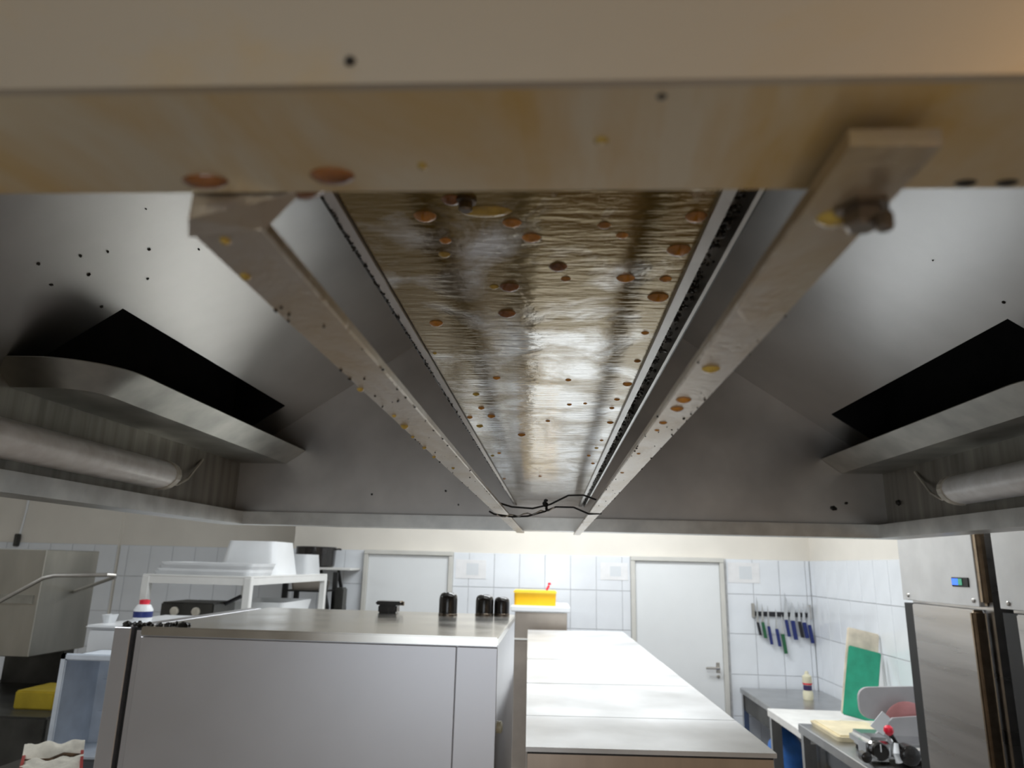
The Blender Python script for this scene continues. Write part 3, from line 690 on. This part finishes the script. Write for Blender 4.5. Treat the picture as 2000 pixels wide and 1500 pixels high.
# ------------------------------------------------------------------ white rack with plastic ware, left
rx0, rx1, ry0, ry1 = -2.37, -1.76, 4.2, 5.6
rack = thing('white_rack', (-2.06, 4.9, F0), 'white metal rack holding plastic tubs behind the oven', 'rack')
for x in (rx0, rx1):
    for y in (ry0, ry1): MB().box(x - .022, x + .022, y - .022, y + .022, F0, -.115, .004, 1).build('post', 'white_metal', rack)
MB().box(rx0 + .022, rx1 - .022, ry0 - .018, ry0 + .018, -.157, -.117).build('rail', 'white_metal', rack)
MB().box(rx0 + .022, rx1 - .022, ry1 - .018, ry1 + .018, -.157, -.117).build('rail', 'white_metal', rack)
for x in (rx0, rx1): MB().box(x - .018, x + .018, ry0 + .022, ry1 - .022, -.157, -.117).build('rail', 'white_metal', rack)
MB().box(rx0 - .02, rx1 + .02, ry0 - .02, ry1 + .02, -.117, -.107, .002, 1).build('shelf', 'white_metal', rack)
MB().box(rx0, rx1, ry0, ry1, -.41, -.39).build('shelf', 'white_metal', rack)
MB().box(rx0, rx1, ry0, ry1, -1.3, -1.28).build('shelf', 'white_metal', rack)
zt = -.107
for k in range(4):
    tag(MB().tub(-2.36 + .012 * k, -1.78 + .006 * k, 4.22, 4.62, zt + .018 * k, zt + .018 * (k + 1), .006, .004, .03).build('flat_tray', 'white_plastic' if k % 2 else 'frosted_plastic', None, True),
        'flat white plastic tray, %s of the pile at the rack front' % ('lowest', 'second lowest', 'second highest', 'topmost')[k], 'tray', 'flat trays piled on the white rack')
tag(MB().tub(-2.20, -1.80, 4.70, 5.15, zt, zt + .215, .035, .005, .06, up=False).build('plastic_tub', 'white_plastic', None, True), 'large white plastic tub upside down on the rack', 'tub')
tag(MB().tub(-1.99, -1.75, 5.2, 5.5, zt, zt + .14, .015, .005, .04, up=False).build('plastic_tub', 'frosted_plastic', None, True), 'small frosted plastic tub behind the large one on the rack', 'tub')
tag(MB().tub(-2.2, -1.80, 4.9, 5.5, -.39, -.29, .02, .005, .03).build('plastic_tray', 'white_plastic', None, True), 'white deep tray on the lower shelf of the rack', 'tray')
tr = thing('twin_burner', (-2.15, 4.4, -.39), 'dark twin cooker box with two pale dials on the lower shelf', 'cooker')
MB().box(-2.30, -1.98, 4.26, 4.56, -.39, -.265, .008).build('box', 'dark_steel', tr)
for x in (-2.21, -2.08): MB().lathe((x, 4.26, -.315), [(.025, 0), (.025, -.012), (.018, -.016)], 'y', 14).build('dial', 'fixture_cap', tr)
MB().tube([(-1.99, 4.42, -.28), (-1.94, 4.42, -.255), (-1.89, 4.42, -.23)], .012, 8).build('handle', 'handle_black', tr, True)

# wall shelf with black pot
ws = thing('wall_shelf', (-1.85, 6.25, -.075), 'white wall shelf on black brackets beside the left door', 'shelf')
MB().box(-2.28, -1.69, 6.08, YB - .014, -.085, -.065, .003, 1).build('board', 'white_metal', ws)
for x in (-1.95, -1.80):
    MB().hexa([(x - .012, 6.12, -.085), (x + .012, 6.12, -.085), (x + .012, YB - .014, -.40), (x - .012, YB - .014, -.40)],
              [(x - .012, 6.12, -.105), (x + .012, 6.12, -.105), (x + .012, YB - .014, -.46), (x - .012, YB - .014, -.46)]).build('bracket', 'black_gasket', ws)
pt = thing('black_pot', (-2.05, 6.22, -.065), 'black cooking pot with side handle on the wall shelf', 'pot')
MB().lathe((-2.04, 6.22, -.065), [(.15, 0), (.165, .015), (.17, .165), (.175, .17), (.165, .17), (.16, .02)], 'z', 28).build('pot_body', 'black_enamel', pt, True)
MB().tube([(-1.88, 6.22, .085), (-1.84, 6.22, .09), (-1.82, 6.22, .085)], .008, 8).build('handle', 'black_enamel', pt, True)
br_ = thing('black_rack', (-1.9, 6.0, F0), 'black metal rack with stacked wares below the wall shelf', 'rack')
for x in (-2.12, -1.80):
    for y in (5.78, 6.05): MB().box(x - .018, x + .018, y - .018, y + .018, F0, -.10 if y > 6 else -.16).build('post', 'black_gasket', br_)
for z in (-.24, -.42): MB().box(-2.12, -1.80, 5.76, 6.06, z - .012, z).build('shelf', 'black_gasket', br_)
tag(MB().tub(-2.09, -1.83, 5.80, 6.02, -.24, -.17, .01, .004, .02).build('steel_tray', 'cabinet_tan'), 'brown metal tin on the black rack', 'tin')
tag(MB().box(-1.77, -1.70, 5.95, 6.08, F0, -.22, .01).build('upright_bin', 'dark_steel'), 'tall narrow dark bin left of the left door', 'bin')

# ------------------------------------------------------------------ left: white cabinet with bottle, crate, red box, dishwasher
wc = thing('white_cabinet', (-1.85, 3.4, F0), 'white enamelled cabinet left of the oven, behind the crate', 'cabinet')
MB().box(-1.99, -1.45, 3.12, 3.75, F0 + .06, -.31, .01).build('body', 'white_plastic', wc)
MB().box(-2.0, -1.44, 3.11, 3.76, -.312, -.298, .006).build('top', 'white_plastic', wc)
MB().box(-1.96, -1.50, 3.15, 3.70, F0, F0 + .06).build('plinth', 'black_gasket', wc)
rb = thing('detergent_bottle', (-1.915, 3.40, -.298), 'white bottle with red cap and blue label on the white cabinet', 'bottle')
MB().lathe((-1.915, 3.40, -.298), [(.04, 0), (.042, .01), (.042, .05), (.03, .07), (.018, .075)], 'z', 16).build('bottle_body', 'white_plastic', rb, True)
MB().lathe((-1.915, 3.40, -.298), [(.022, .072), (.024, .092), (.014, .095)], 'z', 14).build('cap', 'red_plastic', rb, True)
MB().lathe((-1.915, 3.40, -.298), [(.0425, .015), (.0425, .042)], 'z', 16).build('label', 'handle_blue', rb, True)
tag(MB().tub(-1.995, -1.955, 3.20, 3.28, -.298, -.262, .008, .003, .01).build('small_dish', 'frosted_plastic'), 'small clear dish beside the red-capped bottle', 'dish')

st = thing('side_table', (-1.65, 2.55, F0), 'low steel table beside the oven under the crate and red box', 'table')
MB().box(-1.95, -1.285, 2.02, 3.06, -.775, -.74, .003, 1).build('tabletop', 'dark_steel', st)
for x in (-1.97, -1.32):
    for y in (2.06, 3.0): MB().box(x - .02, x + .02, y - .02, y + .02, F0, -.775).build('leg', 'table_steel', st)
cr = thing('plastic_crate', (-1.67, 2.9, -.74), 'grey-blue plastic crate standing on its side left of the oven', 'crate')
def crate():
    x0, x1, y0, y1, z0, z1 = -1.862, -1.48, 2.80, 3.03, -.74, -.385
    t = .006
    body = MB().box(x0, x1, y1 - t, y1, z0, z1).box(x0, x0 + t, y0, y1, z0, z1).box(x1 - t, x1, y0, y1, z0, z1).box(x0, x1, y0, y1, z0, z0 + t).box(x0, x1, y0, y1, z1 - t, z1)
    body.build('shell', 'crate_grey', cr)
    MB().box(x0 - .012, x1 + .012, y0 - .006, y0 + .006, z1 - .012, z1 + .012, .004).box(x0 - .012, x1 + .012, y0 - .006, y0 + .006, z0, z0 + .016, .004).box(x0 - .012, x0 + .012, y0 - .006, y0 + .006, z0, z1 + .012, .004).box(x1 - .012, x1 + .012, y0 - .006, y0 + .006, z0, z1 + .012, .004).build('rim', 'crate_grey', cr)
    for k in range(5): MB().box(x0 + .06 + k * .065, x0 + .07 + k * .065, y1 - t - .006, y1 - t, z0 + .03, z1 - .03).build('rib', 'crate_grey', cr)
    for z in (-.50, -.62): MB().box(x0 + .03, x1 - .03, y1 - t - .006, y1 - t, z - .004, z + .004).build('rib', 'crate_grey', cr)
crate()
rd = thing('red_box', (-1.45, 2.2, -.74), 'dark red box lined with a dark-creased white cloth beside the oven', 'box')
QA, QB, QC, QD = Vector((-1.63, 2.33, 0)), Vector((-1.42, 2.02, 0)), Vector((-1.285, 2.095, 0)), Vector((-1.495, 2.42, 0))
m = MB()
for p, q in ((QA, QB), (QB, QC), (QC, QD), (QD, QA)):
    n = (q - p).normalized().cross(Vector((0, 0, -1))) * -.008
    m.hexa([(*v.xy, -.74) for v in (p, q, q - n, p - n)], [(*v.xy, -.595) for v in (p, q, q - n, p - n)])
m.hexa([(*v.xy, -.74) for v in (QA, QB, QC, QD)], [(*v.xy, -.732) for v in (QA, QB, QC, QD)])
m.build('box_body', 'red_card', rd)
m = MB(); G = 18
def cp(i, j):
    u, v = i / G, j / G
    p = QA.lerp(QD, u).lerp(QB.lerp(QC, u), v)
    z = -.600 + .004 * math.sin(i * .9 + j * .7) + .003 * math.cos(j * 1.3 - i * .5) + (.028 * math.sin(math.pi * min(1, v / .22)) if v < .22 else 0) - (.006 if .22 <= v < .30 else 0)
    return Vector((p.x, p.y, z))
vv = [[m.bm.verts.new(cp(i, j)) for j in range(G + 1)] for i in range(G + 1)]
bot = [[m.bm.verts.new(v.co - Vector((0, 0, .012))) for v in row] for row in vv]
for i in range(G):
    for j in range(G):
        m.bm.faces.new((vv[i][j], vv[i + 1][j], vv[i + 1][j + 1], vv[i][j + 1])); m.bm.faces.new((bot[i][j], bot[i][j + 1], bot[i + 1][j + 1], bot[i + 1][j]))
for a, b, c, d in [(vv[i][0], bot[i][0], bot[i + 1][0], vv[i + 1][0]) for i in range(G)] + [(vv[i][G], vv[i + 1][G], bot[i + 1][G], bot[i][G]) for i in range(G)] + [(vv[0][j], vv[0][j + 1], bot[0][j + 1], bot[0][j]) for j in range(G)] + [(vv[G][j], bot[G][j], bot[G][j + 1], vv[G][j + 1]) for j in range(G)]:
    m.bm.faces.new((a, b, c, d))
cl = m.build('cloth_lining', 'cloth_white', rd, True)
MB().tube([tuple(cp(i, 4.7) + Vector((0, 0, .001))) for i in (0, 4, 8, 12, 18)], [.002, .003, .006, .007, .005], 8).build('dark_crease', 'crease_brown', cl, True)  # dark brown line laid along the crease of the cloth

dw = thing('dishwasher', (-3.3, 4.4, F0), 'hood-type steel dishwasher with raised hood and bent bar handle', 'dishwasher')
MB().box(-3.85, -2.60, 3.85, 4.90, F0 + .1, -.83, .01).build('base', 'dark_steel', dw)
for x in (-3.8, -2.65):
    for y in (3.9, 4.85): MB().lathe((x, y, F0), [(.03, 0), (.025, .1)], 'z', 10).build('foot', 'bolt_steel', dw)
MB().box(-3.75, -3.07, 4.28, 4.80, -.60, .016, .004, 1).build('raised_hood', 'dish_steel', dw)
MB().box(-3.6, -3.2, 4.80, 4.90, -.83, -.1).build('rear_column', 'dark_steel', dw)
MB().tube([(-3.40, 4.0, -.40), (-3.09, 4.0, -.272), (-2.86, 4.0, -.140), (-2.80, 4.0, -.125), (-2.52, 4.05, -.115), (-2.50, 4.08, -.118), (-2.53, 4.14, -.128), (-3.066, 4.60, -.24)], .011, 8).build('bar_handle', 'tube_steel', dw, True)
MB().box(-3.35, -3.10, 4.272, 4.28, -.30, -.25).build('name_plate', 'tray_steel', dw)
tag(MB().box(-2.92, -2.70, 4.02, 4.30, -.83, -.735, .008).build('yellow_box', 'yellow_dark'), 'dull yellow box on the dark dishwasher base', 'box')
bg = thing('black_canister', (-2.78, 4.46, -.83), 'black canister behind the dull yellow box', 'canister')
MB().lathe((-2.78, 4.47, -.83), [(.11, 0), (.12, .02), (.12, .16), (.09, .22), (.04, .24)], 'z', 18).build('canister_body', 'black_gasket', bg, True)
MB().lathe((-2.78, 4.47, -.83), [(.04, .24), (.04, .27), (.03, .275)], 'z', 14).build('cap', 'dark_steel', bg)
# cable with clip on the pier wall
YP = YN - .04
cbw = thing('wall_cable', (-5.19, YP - .012, .1), 'white cable with grey plug running down the wall above the dishwasher', 'cable')
MB().tube([(-5.15, YP - .01, 1.2), (-5.17, YP - .01, .4), (-5.19, YP - .01, .16)], .010, 8).build('cord', 'white_plastic', cbw, True)
MB().box(-5.215, -5.17, YP - .05, YP - .008, .05, .17, .006).build('plug', 'dark_steel', cbw)
